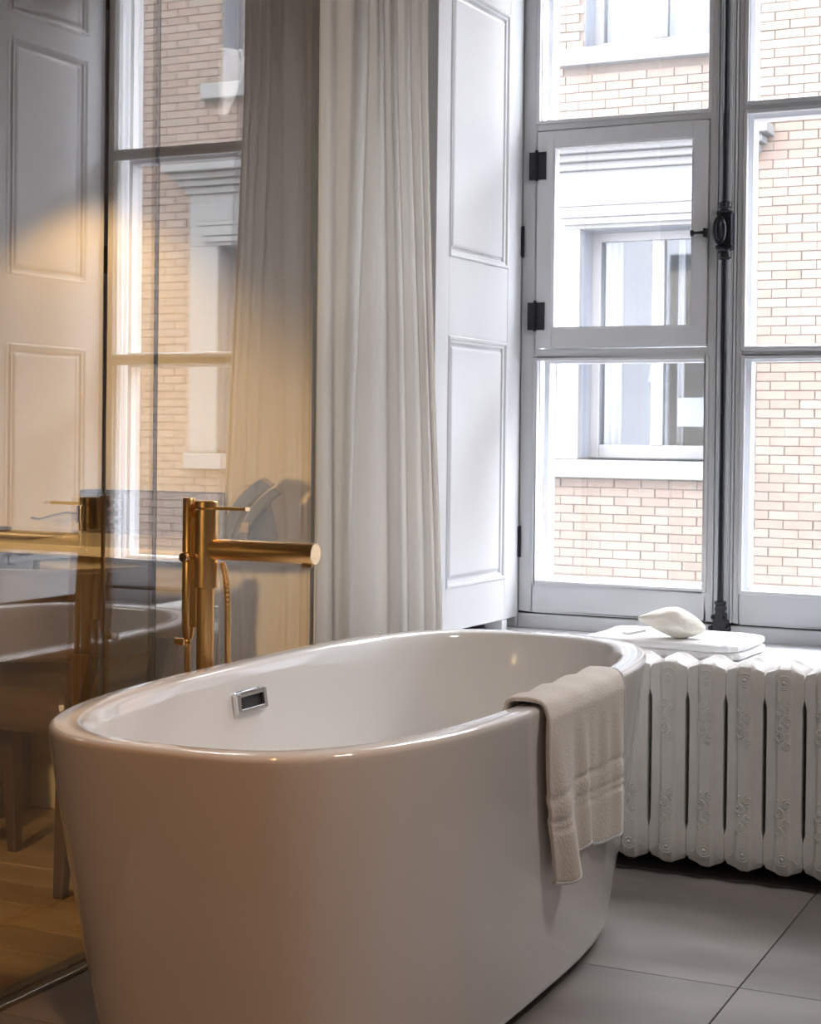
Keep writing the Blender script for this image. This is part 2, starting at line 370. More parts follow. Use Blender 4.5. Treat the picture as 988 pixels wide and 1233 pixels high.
# ------------------------------------------------------------------ shutters
def shutter(name, hx, hy, nx, ny, side, label):
    """hinge end (hx,hy), free end (nx,ny); side=+1: room face looks to +X"""
    A = Vector((hx, hy)); B_ = Vector((nx, ny)); L = (B_-A).length; d = (B_-A)/L; n = Vector((-d.y, d.x))
    if n.x*side < 0: n = -n
    root = thing(name, label, 'shutter', (hx, hy, .545))
    def tr(mb):
        mb.v = [(A.x+d.x*u+n.x*t, A.y+d.y*u+n.y*t, z) for u, t, z in mb.v]; return mb
    z0, z1 = .545, 2.94; T = .034
    PN = [(.672, 1.418), (1.648, 2.448), (2.53, 2.86)]
    fr = MB(); sw, sw2 = .10, .085
    fr.box(0, sw, -T, 0, z0, z1).box(L-sw2, L, -T, 0, z0, z1)
    zz = z0
    for a, c in PN: fr.box(sw, L-sw2, -T, 0, zz, a); zz = c
    fr.box(sw, L-sw2, -T, 0, zz, z1)
    f = obj('shutter_frame', tr(fr), 'paint', root, bevel=.002)
    for a, c in PN:
        pb = MB().box(sw, L-sw2, -T+.006, -.013, a, c)
        # raised field
        def q(e, t): return [(sw+e, t, a+e), (L-sw2-e, t, a+e), (L-sw2-e, t, c-e), (sw+e, t, c-e)]
        pb.loft([q(.030, -.013), q(.034, -.006), q(.040, -.004)], True, True)
        obj('panel', tr(pb), 'paint', root, bevel=.0015)
        ml = MB(); prof = [(0, .001), (.004, .004), (.010, .002), (.014, -.004), (.020, -.006), (.024, -.013), (0, -.013)]
        ml.loft([q(e, t) for e, t in prof]+[q(*prof[0])], False, False)
        obj('moulding', tr(ml), 'paint', root, smooth=True, angle=25)
    for z in (.785, 1.746, 2.70):
        obj('hinge', tr(MB().box(-.010, .004, -.006, .003, z-.047, z+.047).tube([(-.006, .003, z-.05), (-.006, .003, z+.05)], .005, 8)), 'iron', root, label='black iron hinge')
    return root
shutter('shutter', -1.929, 4.885, -1.955, 4.285, 1, 'white panelled wooden shutter folded back left of the window, beside the curtain')
shutter('shutter', -.610, 4.885, -.600, 4.285, -1, 'white panelled wooden shutter at the right of the window, seen mirrored in the glass')
obj('shutter_stop', MB().box(-1.99, -1.93, 4.76, 4.80, .508, .543), 'storm_paint', win)

# ------------------------------------------------------------------ radiator
rad = thing('radiator', 'white ornate cast iron column radiator under the window sill', 'radiator', (-1.25, 4.12, 0))
P = .0985; RX0 = -1.232-P*6
def section():
    mb = MB(); rings = []
    # outline half-width and front/back depth by height; three lobes front to back
    prof = []
    z = .045
    zs = [(.046, .030, .050), (.052, .044, .064), (.066, .0488, .074), (.10, .0492, .078), (.124, .0492, .078), (.136, .0465, .0775), (.146, .0442, .077), (.20, .0438, .076), (.40, .0438, .076), (.458, .0442, .077), (.468, .0465, .0775), (.480, .0492, .078), (.515, .0492, .078), (.532, .0490, .076), (.541, .047, .070), (.547, .042, .058), (.550, .030, .040)]
    for z, hw, hd in zs:
        ring = []
        pts = [(-1, -.87), (-.97, -.90), (-.56, -.915), (-.46, -.92), (-.30, -1), (.30, -1), (.46, -.92), (.56, -.915), (.97, -.90), (1, -.87), (1, .78), (.97, .83), (.3, 1), (-.3, 1), (-.97, .83), (-1, .78)]
        for px, py in pts:
            dz = 0
            if z > .50: dz = (1-abs(px))*.020*(z-.50)/.05
            if z < .12: dz = -(1-abs(px))*.016*(.12-z)/.074
            ring.append((px*hw, py*hd+.078, z+dz))
        rings.append(ring)
    mb.loft(rings); return mb
def ornament():
    mb = MB()
    def ringt(cx, cz, r, t, yoff, n=18):
        mb.tube([(cx+r*math.cos(2*PI*k/n), yoff+abs(cx+r*math.cos(2*PI*k/n))*.16, cz+r*math.sin(2*PI*k/n)) for k in range(n)], t, 6, closed=True)
    for cz in (.520, .082):
        for r in (.017, .0105): ringt(0, cz, r, .0028, .0012)
        mb.lathe([(0, -.004), (.004, -.003), (.005, 0)], (0, .001, cz), 'Y', 8)
        for sx in (-.036, .036):
            ringt(sx, cz+.002, .010, .0018, .0045); ringt(sx, cz+.002, .0045, .0016, .0045)
    def spiral(cx, cz, s, fl, turns=1.6, n=22):
        pts = []
        for k in range(n):
            t = k/(n-1); a = fl*(t*turns*2*PI); r = s*(1-.8*t)
            x = cx+r*math.cos(a+PI/2); pts.append((x, .0012+max(0, abs(x)-.010)*.3, cz+r*math.sin(a+PI/2)))
        mb.tube(pts, .0023, 5)
    for i, z in enumerate([.128, .150, .172, .196, .22, .405, .427, .449, .471, .386, .365]):
        spiral((-1)**i*.010, z, .0125-.001*(i % 3), (-1)**i)
        mb.lathe([(0, -.003), (.0028, -.001), (.003, .002)], ((-1)**(i+1)*.011, .0010, z+.008), 'Y', 6)
    for sx in (-.030, .030):
        for z in (.11, .13, .15, .17, .43, .45, .47, .488): mb.lathe([(0, -.0025), (.0028, -.001), (.003, .003)], (sx, .0100, z), 'Y', 6)
    return mb
sec_me = None; orn_me = None
for i in range(12):
    loc = (RX0+P*(i)+P/2+1.25, 4.045-4.12, 0)
    if sec_me is None:
        so = obj('section', section(), 'rad', rad, smooth=True, bevel=0, angle=28)
        # obj() subtracted the parent offset; put it back so the mesh is centred
        for v in so.data.vertices: v.co += rad.location
        oo = obj('ornament', ornament(), 'rad', so, smooth=True, angle=60); oo['kind'] = 'stuff'
        for v in oo.data.vertices: v.co += rad.location
        so.location = loc; sec_me, orn_me = so, oo
    else:
        c = inst(sec_me, rad, loc); inst(orn_me, c, (0, 0, 0))
for x in (RX0+P*.5, RX0+P*11.5):
    b = MB().loft([[(x+rx*math.cos(a)*1.0, 4.062+yo+rx*math.sin(a), z) for a in [2*PI*k/14 for k in range(14)]] for rx, yo, z in ((.030, .02, .085), (.024, .006, .06), (.017, -.003, .04), (.015, -.008, .025), (.024, -.014, .012), (.024, -.014, .002), (.018, -.014, 0))])
    obj('foot', b, 'rad', rad, smooth=True, angle=50)
b = MB().tube([(RX0+.02, 4.122, .105), (RX0+P*12-.02, 4.122, .105)], .024, 14).tube([(RX0+.02, 4.122, .50), (RX0+P*12-.02, 4.122, .50)], .024, 14)
obj('hub_pipe', b, 'rad', rad, smooth=True)

# ------------------------------------------------------------------ bathtub
TCX, TCY, RIM = -1.462, 3.010, .63
NS = 128
def sring(hw, hl, z, n=3.0, N=NS, cx=TCX, cy=TCY):
    out = []
    for k in range(N):
        a = 2*PI*k/N; c, s = math.cos(a), math.sin(a)
        out.append((cx+hw*math.copysign(abs(c)**(2/n), c), cy+hl*math.copysign(abs(s)**(2/n), s), z))
    return out
tub = thing('bathtub', 'white glossy oval freestanding bathtub with tapering sides', 'bathtub', (TCX, TCY, 0))
HW, HL = .407, .870
def oring(z):
    t = (RIM-z)/(RIM-.02); ins = .072*t**1.15; insl = .125*t**1.15
    return sring(HW-ins, HL-insl, z, 3.0)
rings = [sring(HW-.100, HL-.155, .018), sring(HW-.080, HL-.133, .022)]
rings += [oring(z) for z in (.034, .05, .08, .12, .17, .22, .27, .32, .37, .42, .47, .52, .56, .59, .610, .618)]
rings += [sring(HW-.0015, HL-.0015, .624), sring(HW-.005, HL-.005, .628), sring(HW-.011, HL-.011, .630), sring(HW-.044, HL-.044, .630), sring(HW-.050, HL-.050, .6285), sring(HW-.055, HL-.055, .624), sring(HW-.058, HL-.058, .617)]
inn = [(.60, .061, .062), (.56, .066, .068), (.50, .074, .082), (.44, .082, .100), (.38, .090, .122), (.32, .100, .150), (.27, .112, .182), (.23, .130, .220), (.20, .158, .265), (.182, .20, .32), (.175, .26, .40), (.172, .33, .52)]
rings += [sring(HW-a, HL-c, z, 2.9) for z, a, c in inn]
tb = obj('tub_shell', MB().loft(rings), 'tub', tub, smooth=True, angle=60)
obj('plinth', MB().loft([sring(HW-.12, HL-.19, z, 3, 64) for z in (0, .0185)]), 'slot', tub)
# overflow slot on the inner left wall
ox, oy, oz = TCX-HW+.0685, 3.005, .5545
b = rectframe(MB(), -.062, .062, -.021, .021, 0, .012, .014, .014, .009, .009)
def ovt(mb):
    tilt = math.radians(-9)
    out = []
    for u, t, v in mb.v:   # u along Y, t out to +X, v up
        x = t*math.cos(tilt)-v*math.sin(tilt)*-1*0; out.append((ox+t+(-v*.14), oy+u, oz+v))
    mb.v = out; return mb
obj('overflow_frame', ovt(b), 'chrome', tub, bevel=.002, label='chrome overflow surround')
obj('overflow_slot', ovt(MB().box(-.047, .047, -.002, .003, -.012, .012)), 'slot', tub)
obj('drain_cap', MB().lathe([(.034, .1725), (.034, .178), (.028, .181), (.004, .182)], (TCX, TCY, 0), 'Z', 28), 'chrome', tub, smooth=True)

# ------------------------------------------------------------------ freestanding brass tub filler
FX, FY = -1.926, 3.03
fi = thing('bath_filler', 'brushed brass floor standing bath filler between tub and glass', 'faucet', (FX, FY, 0))
b = MB().lathe([(.048, 0), (.048, .008), (.044, .011)], (FX-.02, FY, 0), 'Z', 32)
obj('floor_flange', b, 'brass', fi, smooth=True)
b = MB().lathe([(.019, .010), (.019, .788)], (FX, FY, 0), 'Z', 28)
obj('lower_column', b, 'brass', fi, smooth=True)
b = MB().lathe([(.019, .786), (.0265, .789), (.0265, .958), (.024, .961)], (FX, FY, 0), 'Z', 32)
obj('valve_body', b, 'brass', fi, smooth=True)
b = MB().lathe([(.0245, .961), (.0262, .963), (.0262, .975), (.0245, .977)], (FX, FY, 0), 'Z', 32)
lv = obj('lever', b, 'brass', fi, smooth=True)
obj('lever_arm', MB().box(FX+.015, FX+.103, FY-.011, FY+.007, .958, .965), 'brass', lv, bevel=.002)
obj('lever_tip', MB().box(FX+.1032, FX+.1052, FY-.0105, FY+.0065, .9575, .9655), 'brass_l', lv)
b = MB().lathe([(.0225, .018), (.0225, .270)], (FX, FY, .872), 'X', 32)
sp_ = obj('spout', b, 'brass', fi, smooth=True)
obj('spout_end', MB().lathe([(.0225, 0), (.0222, .0025)], (FX+.270, FY, .872), 'X', 32), 'brass_l', sp_, smooth=True)
obj('aerator', MB().lathe([(.012, .843), (.012, .853)], (FX+.252, FY, 0), 'Z', 20), 'brass', sp_, smooth=True)
hb = thing_ = MB()
WXX = FX-.044
b = MB().lathe([(.010, .672), (.0135, .690), (.0145, .735), (.0145, .978), (.0125, .982)], (WXX, FY, 0), 'Z', 24)
ws = obj('hand_shower', b, 'brass', fi, smooth=True)
b = MB().box(WXX-.006, FX, FY-.010, FY+.010, .842, .862).box(WXX+.010, FX-.015, FY-.012, FY+.012, .70, .94)
obj('shower_bracket', b, 'brass', fi, bevel=.003)
b = MB().lathe([(.004, 0), (.004, .018), (.010, .019), (.010, .032), (.008, .034)], (FX-.018, FY-.060, .858), 'Y', 18)
b = MB().lathe([(.0095, -.062), (.0105, -.060), (.0105, -.046), (.006, -.044), (.006, -.020)], (FX-.020, FY, .856), 'Y', 20)
obj('diverter_knob', b, 'brass_l', fi, smooth=True)
obj('hose_stop', MB().lathe([(.008, -.022), (.008, 0)], (WXX-.010, FY, .665), 'X', 14), 'brass', fi, smooth=True)
# hose from the wand, loop at the floor, up to the valve
pts = []
P0 = [Vector(p) for p in ((WXX, FY, .672), (WXX-.002, FY, .45), (WXX+.004, FY+.01, .20), (FX-.01, FY+.06, .07), (FX+.04, FY+.06, .08), (FX+.052, FY+.03, .30), (FX+.048, FY+.018, .60), (FX+.044, FY+.018, .78), (FX+.034, FY+.012, .845))]
for i in range(len(P0)-1):
    a0 = P0[max(i-1, 0)]; a1 = P0[i]; a2 = P0[i+1]; a3 = P0[min(i+2, len(P0)-1)]
    for k in range(26):
        t = k/26; pts.append(.5*((2*a1)+(a2-a0)*t+(2*a0-5*a1+4*a2-a3)*t*t+(3*a1-a0-3*a2+a3)*t**3))
obj('hose', MB().tube(pts, [.0062+.0011*(i % 2) for i in range(len(pts))], 10), 'brass', fi, smooth=True, angle=20)

# ------------------------------------------------------------------ glass partition
gp = thing('glass_partition', 'tall frameless tinted glass partition between bathroom and bedroom, reflecting the window', 'glass partition', (GX, 2.5, 0))
for y0, y1 in ((-1.78, .55), (.553, 2.873), (2.876, 3.064), (3.067, 3.800)):
    g = obj('glass_panel', MB().box(GX-.005, GX+.005, y0, y1, .012, ZC-.004), 'partition', gp)
    b = MB().box(GX-.0052, GX+.0052, y1-.0001, y1+.0008, .012, ZC-.004)
    obj('glass_edge', b, 'gedge', g)
b = MB().box(GX-.035, GX-.0055, -1.78, 3.83, .0, .010).box(GX+.0055, GX+.030, -1.78, 3.83, .0, .010).box(GX-.035, GX+.030, -1.78, 3.83, 0, .004)
obj('floor_channel', b, 'steel', gp, bevel=.0015)
obj('wall_channel', MB().box(GX-.007, GX+.005, 3.803, 3.86, 0, ZC-.004).box(GX-.03, GX+.006, 3.85, 3.948, 0, ZC-.004), 'wall', gp)

# ------------------------------------------------------------------ curtain
def cur_mesh():
    TOP = [-2.082, -2.040, -1.952, -1.908, -1.871, -1.835, -1.812, -1.800]
    BOT = [-2.080, -2.030, -1.983, -1.872, -1.823, -1.782, -1.755, -1.742]
    PER = 14
    def fn(u, v):
        z = .015+v*3.005
        t = max(-.25, min(1, (2.05-z)/1.41)); t = t if t > 0 else t*.3
        s_ = u*7; i = min(int(s_), 6); q = s_-i
        a = TOP[i]+(BOT[i]-TOP[i])*t; c = TOP[i+1]+(BOT[i+1]-TOP[i+1])*t
        x = a+(c-a)*q
        D = (.012, .050, .022, .030, .018, .016, .010)[i]
        val = (4*q*(1-q))**1.05
        y = 3.805+.075*u+D*val+.003*math.sin(z*2.1+u*9)
        return (x+.0025*math.sin(z*3+i), y, z)
    return MB().grid(fn, 7*PER, 60)
def cur_mesh_old():
    nu, nv = 150, 60
    import random as rr; rg = rr.Random(3)
    # fold centres in u and their depths
    def fn(u, v):
        z = .015+v*(3.02-.015)
        low = max(0, 1-z/2.2)
        xl = -2.072+.002*math.sin(z*5)
        xr = -1.800+.075*low**1.1
        x = xl+(xr-xl)*u
        yb = 3.815+.085*u
        ph = max(0, u+.012*math.sin(z*1.3+u*7))
        f = .020*math.cos(2*PI*5.5*ph**.85)+.010*math.cos(2*PI*11*ph+1.0+z*.3)+.004*math.cos(2*PI*23*ph+z*.8)
        amp = 1.0-.55*u
        return (x+.006*math.sin(2*PI*5.5*ph**.85)*(1-u), yb+f*amp, z)
    return MB().grid(fn, nu, nv)
cu = obj('curtain', cur_mesh(), 'curtain', None, smooth=True, solid=.0015, angle=180)
tag(cu, 'long off white linen curtain hanging in folds beside the window shutter', 'curtain')
rl = obj('curtain_rail', MB().box(-2.075, -.46, 3.85, 3.88, 3.03, 3.05).box(-2.06, -2.04, 3.855, 3.875, 3.05, ZC), 'storm_paint', None)
rl['kind'] = 'structure'; rl.name = 'trim_1'

# ------------------------------------------------------------------ towel over the rim
def towel_mesh():
    # drape path (offset t outward from rim side wall, z)
    path = []
    xo = TCX+HW
    def outx(z): return xo-.072*((RIM-z)/(RIM-.02))**1.15 if z < RIM else xo
    off = .010
    inner_x = xo-.062
    P_ = []
    for k in range(8): z = .42+(.622-.42)*k/7; P_.append((inner_x-off-(.622-z)*.14, z))
    P_ += [(inner_x-off*.7, .634), (inner_x, .6415), (inner_x+.02, .6425), (xo-.02, .6425), (xo-.003, .6405), (xo+.007, .633), (xo+.011, .620)]
    n = 40; zb = .285
    for k in range(1, n+1):
        z = .620-(.620-zb)*k/n; P_.append((outx(z)+off+.006, z))
    return P_
TP = towel_mesh()
NP = len(TP); NU = 60
def towel_fn(u, v):
    i = min(int(v*(NP-1)+.5), NP-1); x, z = TP[i]
    h = max(0, (.60-z)/(.60-.285)) if i > 14 else 0     # 0 at rim .. 1 at hem
    yl = 2.795+.135*h**1.3; yr = 3.235+.085*h
    if i <= 14: yl = 2.795-.0*(14-i); yr = 3.235
    y = yl+(yr-yl)*u
    # folds deepen toward the hem: a big pleat at left third, soft one mid
    f = .030*h*math.exp(-((u-.16)/.10)**2) - .008*h*math.exp(-((u-.33)/.07)**2) + .020*h*math.exp(-((u-.42)/.07)**2)*(1-h*.2) - .010*h*math.exp(-((u-.62)/.10)**2)+.010*h*math.exp(-((u-.95)/.08)**2)
    f += .0022*math.sin(u*38+z*9)*min(1, h*3)*(1-h)
    # dobby bands pressed in
    for zb_, wb_ in ((.455, .005), (.408, .005), (.390, .004)):
        f -= .0055*math.exp(-((z-zb_-.004*math.sin(u*9))/wb_)**2)*(1 if i > 14 else 0)
    x += f
    if i > 14:   # hem line drops on the left pleat
        z -= h*(.016*math.exp(-((u-.10)/.13)**2) - .030*math.exp(-((u-.45)/.16)**2) - .004*u)
    else:
        y += .004*math.sin(u*9)
        z += .0025*math.sin(u*21)*(1 if z > .63 else 0)
    return (x, y, z)
b = MB()
vs = [towel_fn(i/NU, j/(NP-1)) for j in range(NP) for i in range(NU+1)]
b.add(vs, [(j*(NU+1)+i, j*(NU+1)+i+1, (j+1)*(NU+1)+i+1, (j+1)*(NU+1)+i) for j in range(NP-1) for i in range(NU)])
tw = obj('towel', b, 'towel', None, smooth=True, solid=.009, sub=1, angle=180)
tag(tw, 'cream terry towel draped over the near rim of the bathtub', 'towel')
ed = MB().tube([Vector(towel_fn(1.0, j/(NP-1)))+Vector((.001, .003, 0)) for j in range(8, NP)], .0042, 8)
ed.tube([Vector(towel_fn(i/NU, 1.0)) for i in range(NU+1)], .0052, 8)
obj('towel_hem', ed, 'wtowel', tw, smooth=True)

# ------------------------------------------------------------------ folded towel and puff on the sill
def folded():
    mb = MB(); rnd = random.Random(5)
    for layer in range(2):
        z0 = 0.5085+layer*.0225
        rings = []
        for t, (sx, zz) in enumerate([(.96, 0), (.995, .004), (1, .011), (.995, .018), (.96, .0225)]):
            ring = []
            N = 56
            for k in range(N):
                a = 2*PI*k/N; c, s = math.cos(a), math.sin(a); n = 7
                x = -1.325+.232*sx*math.copysign(abs(c)**(2/n), c)*(1-.015*layer); y = 4.60+.165*sx*math.copysign(abs(s)**(2/n), s)
                wob = .004*math.sin(k*1.7+layer)+.003*math.sin(k*.6)
                ca, sa = math.cos(-.04), math.sin(-.04)
                dx, dy = x+1.325, y-4.60
                ring.append((-1.325+dx*ca-dy*sa+wob*c, 4.60+dx*sa+dy*ca+wob*s, z0+zz))
            rings.append(ring)
        mb.loft(rings)
    return mb
ft = obj('folded_towel', folded(), 'wtowel', None, smooth=True, angle=50)
tag(ft, 'thick folded white towel lying on the window sill above the radiator', 'towel')
def puff():
    mb = MB(); rings = []
    for i in range(17):
        t = i/16; x = -.095+.19*t
        r = .056*(math.sin(PI*min(1, (t*.94+.03)))**.75)*(0.55+.75*t if t < .6 else 1.0)
        rings.append([(x, r*1.05*math.cos(2*PI*k/24)*(1+.09*math.sin(k*.79*2+i*.9)+.04*math.sin(k*1.9-i)), r*.80*math.sin(2*PI*k/24)*(1+.04*math.sin(3*k+i*2))+r*.1) for k in range(24)])
    mb.loft(rings)
    mb.v = [(-1.312+x*.93-y*.35, 4.52+x*.35+y*.93, .595+z-x*.14) for x, y, z in mb.v]
    return mb
pf = obj('bath_puff', puff(), 'pouch', None, smooth=True, angle=80)
tag(pf, 'cream shell shaped bath puff resting on the folded white towel', 'bath puff')
b = MB().tube([(-1.385, 4.51, .572), (-1.41, 4.50, .566), (-1.435, 4.505, .560), (-1.455, 4.52, .560), (-1.44, 4.54, .560)], .004, 8)
obj('loop', b, 'wtowel', pf, smooth=True)

# ------------------------------------------------------------------ bedroom: desk, phone, box, chair
dk = thing('desk', 'pale topped writing desk against the bedroom wall behind the glass', 'desk', (-3.0, 3.7, 0))
def rrect(x0, x1, y0, y1, r, z, n=8):
    out = []
    for cx, cy, a0 in ((x1-r, y0+r, -PI/2), (x1-.01, y1-.01, 0), (x0+.01, y1-.01, PI/2), (x0+r, y0+r, PI)):
        rr_ = r if cy < (y0+y1)/2 else .01
        for k in range(n+1): a = a0+PI/2*k/n; out.append((cx+rr_*math.cos(a), cy+rr_*math.sin(a), z))
    return out
obj('desk_top', MB().loft([rrect(-4.0, -2.13, 3.40, WY-.004, .22, z) for z in (.806, .832)]), 'desk', dk, bevel=.003)
for x in (-3.10, -3.95):
    obj('side_panel', MB().box(x-.02, x+.02, 3.62, 3.90, 0, .806), 'darkwood', dk, bevel=.003)
obj('drawer', MB().box(-3.92, -3.12, 3.56, 3.92, .68, .8055), 'darkwood', dk, bevel=.003)

ph = thing('telephone', 'dark desk telephone on its stand on the pale desk behind the glass', 'telephone', (-2.24, 3.76, .832))
def phx(mb, rot=.0):
    c, s = math.cos(rot), math.sin(rot)
    mb.v = [(-2.24+x*c-y*s, 3.76+x*s+y*c, .8325+z) for x, y, z in mb.v]; return mb
# curved slab leaning back: profile in local x (depth direction) / z, extruded in local y (width)
def slab(prof, y0, y1): return MB().loft([[(x, y0, z) for x, z in prof], [(x, y1, z) for x, z in prof]])
def arc(x0, z0, x1, z1, bulge, th, n=10):
    a = Vector((x0, z0)); c = Vector((x1, z1)); d = c-a; nn = Vector((-d.y, d.x)).normalized(); out = []; back = []
    for k in range(n+1):
        t = k/n; p = a+d*t+nn*bulge*4*t*(1-t); out.append((p.x, p.y)); q = p-nn*th; back.append((q.x, q.y))
    return out+back[::-1]
ROT = .42
obj('phone_body', phx(slab(arc(-.085, .018, .020, .172, .020, .034), -.055, .085), ROT), ['phone_s'], ph, bevel=.003, smooth=False)
obj('phone_side', phx(slab(arc(-.083, .016, .022, .170, .020, .030), -.059, -.0555), ROT), 'phone_d', ph)
obj('handset', phx(slab(arc(-.030, .020, .062, .150, .016, .026), -.118, -.066), ROT), 'phone', ph, bevel=.005)
obj('handset_clip', phx(MB().box(-.020, .000, -.122, -.118, .035, .060), ROT), 'brass_l', ph)
obj('phone_base', phx(MB().box(-.095, .055, -.10, .085, 0, .014), ROT), 'phone_d', ph, bevel=.003)
obj('phone_stand', phx(slab([(-.02, .012), (.060, .012), (.035, .11), (.015, .11)], -.07, .07), ROT), 'phone_d', ph)
obj('logo', phx(MB().box(-.028, -.016, .01, .028, .150, .152), ROT), 'red', ph)
b = MB().tube([(-2.20, 3.62, .838), (-2.16, 3.55, .838), (-2.20, 3.50, .838), (-2.24, 3.55, .838), (-2.20, 3.60, .838), (-2.14, 3.58, .838), (-2.18, 3.52, .838)], .004, 8)
obj('phone_cord', b, 'cable', ph, smooth=True)

bx = thing('desk_organiser', 'long dark box with small compartments at the back of the desk', 'desk organiser', (-2.65, 3.90, .832))
obj('case', rectframe(MB(), -2.885, -2.44, .8325, .955, 3.86, 3.94, .012, .012, .010, .010).box(-2.885, -2.44, 3.925, 3.94, .8325, .955), 'card', bx, bevel=.002)
for x in (-2.80, -2.735): obj('divider', MB().box(x-.004, x+.004, 3.862, 3.925, .8425, .945), 'card', bx)
for i, z in enumerate((.85, .872, .896, .92)): obj('tray', MB().box(-2.796, -2.739, 3.866, 3.92, z, z+.008), 'darkwood', bx)
obj('front_panel', MB().box(-2.728, -2.452, 3.868, 3.876, .8425, .945), 'phone', bx, bevel=.001)
b = MB().tube([(-2.86, 3.85, .885), (-2.90, 3.82, .888), (-2.94, 3.80, .878), (-2.97, 3.79, .868), (-3.0, 3.79, .872)], .006, 8)
tag(obj('reading_light', b.lathe([(.016, 0), (.016, .05)], (-2.87, 3.85, .86), 'Z', 14).lathe([(.025, .8325), (.025, .838), (.008, .840), (.008, .87)], (-2.87, 3.85, 0), 'Z', 16), 'chrome', None, smooth=True), 'small chrome bent arm light standing left of the dark desk box', 'light')
tag(obj('notepad', MB().box(-3.02, -2.80, 3.52, 3.68, .8325, .838), 'blind', None, bevel=.001), 'flat white notepad lying on the pale desk', 'notepad')
tag(obj('leather_folder', MB().box(-3.40, -3.08, 3.55, 3.80, .8325, .845), 'leather', None, bevel=.003), 'dark brown flat folder lying on the desk left of the notepad', 'folder')

ch = thing('armchair', 'dark brown leather low backed chair pushed to the desk behind the glass', 'chair', (-2.62, 3.33, 0))
CX, CY = -2.62, 3.34
def arcband(r0, r1, z0, z1, a0, a1, n=28, sy=.9, lean=.0):
    rings = []
    for k in range(n+1):
        a = a0+(a1-a0)*k/n; c, s = math.cos(a), math.sin(a)
        rings.append([(CX+(r0+lo)*c, CY+(r0+lo)*s*sy, z) if q == 0 else (CX+(r1+lo)*c, CY+(r1+lo)*s*sy, z) for q, z, lo in ((0, z0, 0), (1, z0, 0), (1, z1, lean), (0, z1, lean))])
    return MB().loft(rings)
obj('backrest', arcband(.255, .300, .575, .795, PI*1.0-.25, PI*2.0+.25, lean=.012), 'leather', ch, bevel=.010, smooth=True)
b = MB().loft([[(CX+sx*hx, CY+sy*hy, z) for sx, sy in ((-1, -1), (1, -1), (1, 1), (-1, 1))] for hx, hy, z in ((.22, .19, .40), (.25, .22, .42), (.255, .225, .48), (.235, .205, .508))])
obj('seat', b, 'leather', ch, bevel=.015)
for sx, sy in ((-1, -1), (1, -1), (1, 1), (-1, 1)):
    x, y = CX+sx*.25, CY+sy*.17
    b = MB().loft([[(xx+dx, yy+dy, z) for dx, dy in ((-w_, -w_), (w_, -w_), (w_, w_), (-w_, w_))] for xx, yy, z, w_ in ((x-sx*.06, y-sy*.02, 0, .014), (x-sx*.02, y, .42, .024), (x+sx*.025, y, .60, .026))])
    obj('leg', b, 'darkwood', ch, bevel=.004)

# ------------------------------------------------------------------ building across the street
FY0 = 11.8
bd = thing('brick_building', 'pale brick building with stone window surrounds across the street', 'building', (0, FY0, -3.0))
WC = [-3.668, -.475, 2.718]; HWN = .502
X0, X1, Z0, Z1 = -12.0, 10.0, -3.0, 6.2
holes = []
for cx in WC: holes += [(cx-HWN, cx+HWN, .94, 2.69), (cx-HWN, cx+HWN, 4.055, 5.75)]
b = MB(); xs = sorted({X0, X1}|{h[0] for h in holes}|{h[1] for h in holes}); zs = sorted({Z0, Z1}|{h[2] for h in holes}|{h[3] for h in holes})
for i in range(len(xs)-1):
    for j in range(len(zs)-1):
        cx, cz = (xs[i]+xs[i+1])/2, (zs[j]+zs[j+1])/2
        if any(h[0] < cx < h[1] and h[2] < cz < h[3] for h in holes): continue
        b.box(xs[i], xs[i+1], FY0+.012, FY0+.25, zs[j], zs[j+1])
b.box(X0, X1, FY0+.25, FY0+.9, Z0, .3).box(X0, X1, FY0+1.9, FY0+2.0, Z0, Z1).box(X0, X1, FY0+.25, FY0+2, 5.9, Z1).box(X0, X0+.2, FY0+.25, FY0+2, Z0, Z1).box(X1-.2, X1, FY0+.25, FY0+2, Z0, Z1)
obj('mortar_wall', b, 'mortar', bd)
BLn, BH, RP = .2060, .0600, .0667
def brick_ok(x0, x1, z0, z1):
    for cx in WC:
        # window opening, surround, sills
        if x1 > cx-HWN-.28 and x0 < cx+HWN+.28 and z1 > .80 and z0 < 3.37: return False
        if x1 > cx-HWN-.16 and x0 < cx+HWN+.16 and z1 > 3.92 and z0 < 4.055: return False
        if x1 > cx-HWN+.001 and x0 < cx+HWN-.001 and z1 > 4.0 and z0 < 5.75: return False
    return True
protos = []
for i in range(6):
    p = obj('brick', MB().box(-.5, .5, -.5, .5, -.5, .5), 'brick%d' % i, bd); protos.append(p)
    p.data.transform(Matrix.Translation(bd.location))
stuff = MB(); cand = []
r = 0; z = -.6; rg = random.Random(11)
while z < 5.9:
    x = -5.8 + (.1065 if r % 2 else 0)
    while x < 4.7:
        xa, xb = x, x+BLn
        pieces = [(xa, xb)]
        for cx in WC:      # clip bricks against jambs and surrounds
            lims = []
            if z+BH > .80 and z < 3.37: lims = [cx-HWN-.285, cx+HWN+.285]
            elif z+BH > 3.92 and z < 4.055: lims = [cx-HWN-.165, cx+HWN+.165]
            elif z+BH > 4.0 and z < 5.75: lims = [cx-HWN, cx+HWN]
            for L_ in lims:
                if xa < L_ < xb:
                    if L_ == lims[0]: xb = L_-.004
                    else: xa = L_+.004
        if xb-xa > .03 and brick_ok(xa, xb, z, z+BH):
            cand.append((xa+rg.uniform(-.003, .003), xb+rg.uniform(-.003, .003), z+rg.uniform(-.001, .001), rg.uniform(-.003, .003), rg.randrange(6)))
        x += .213
    z += RP; r += 1
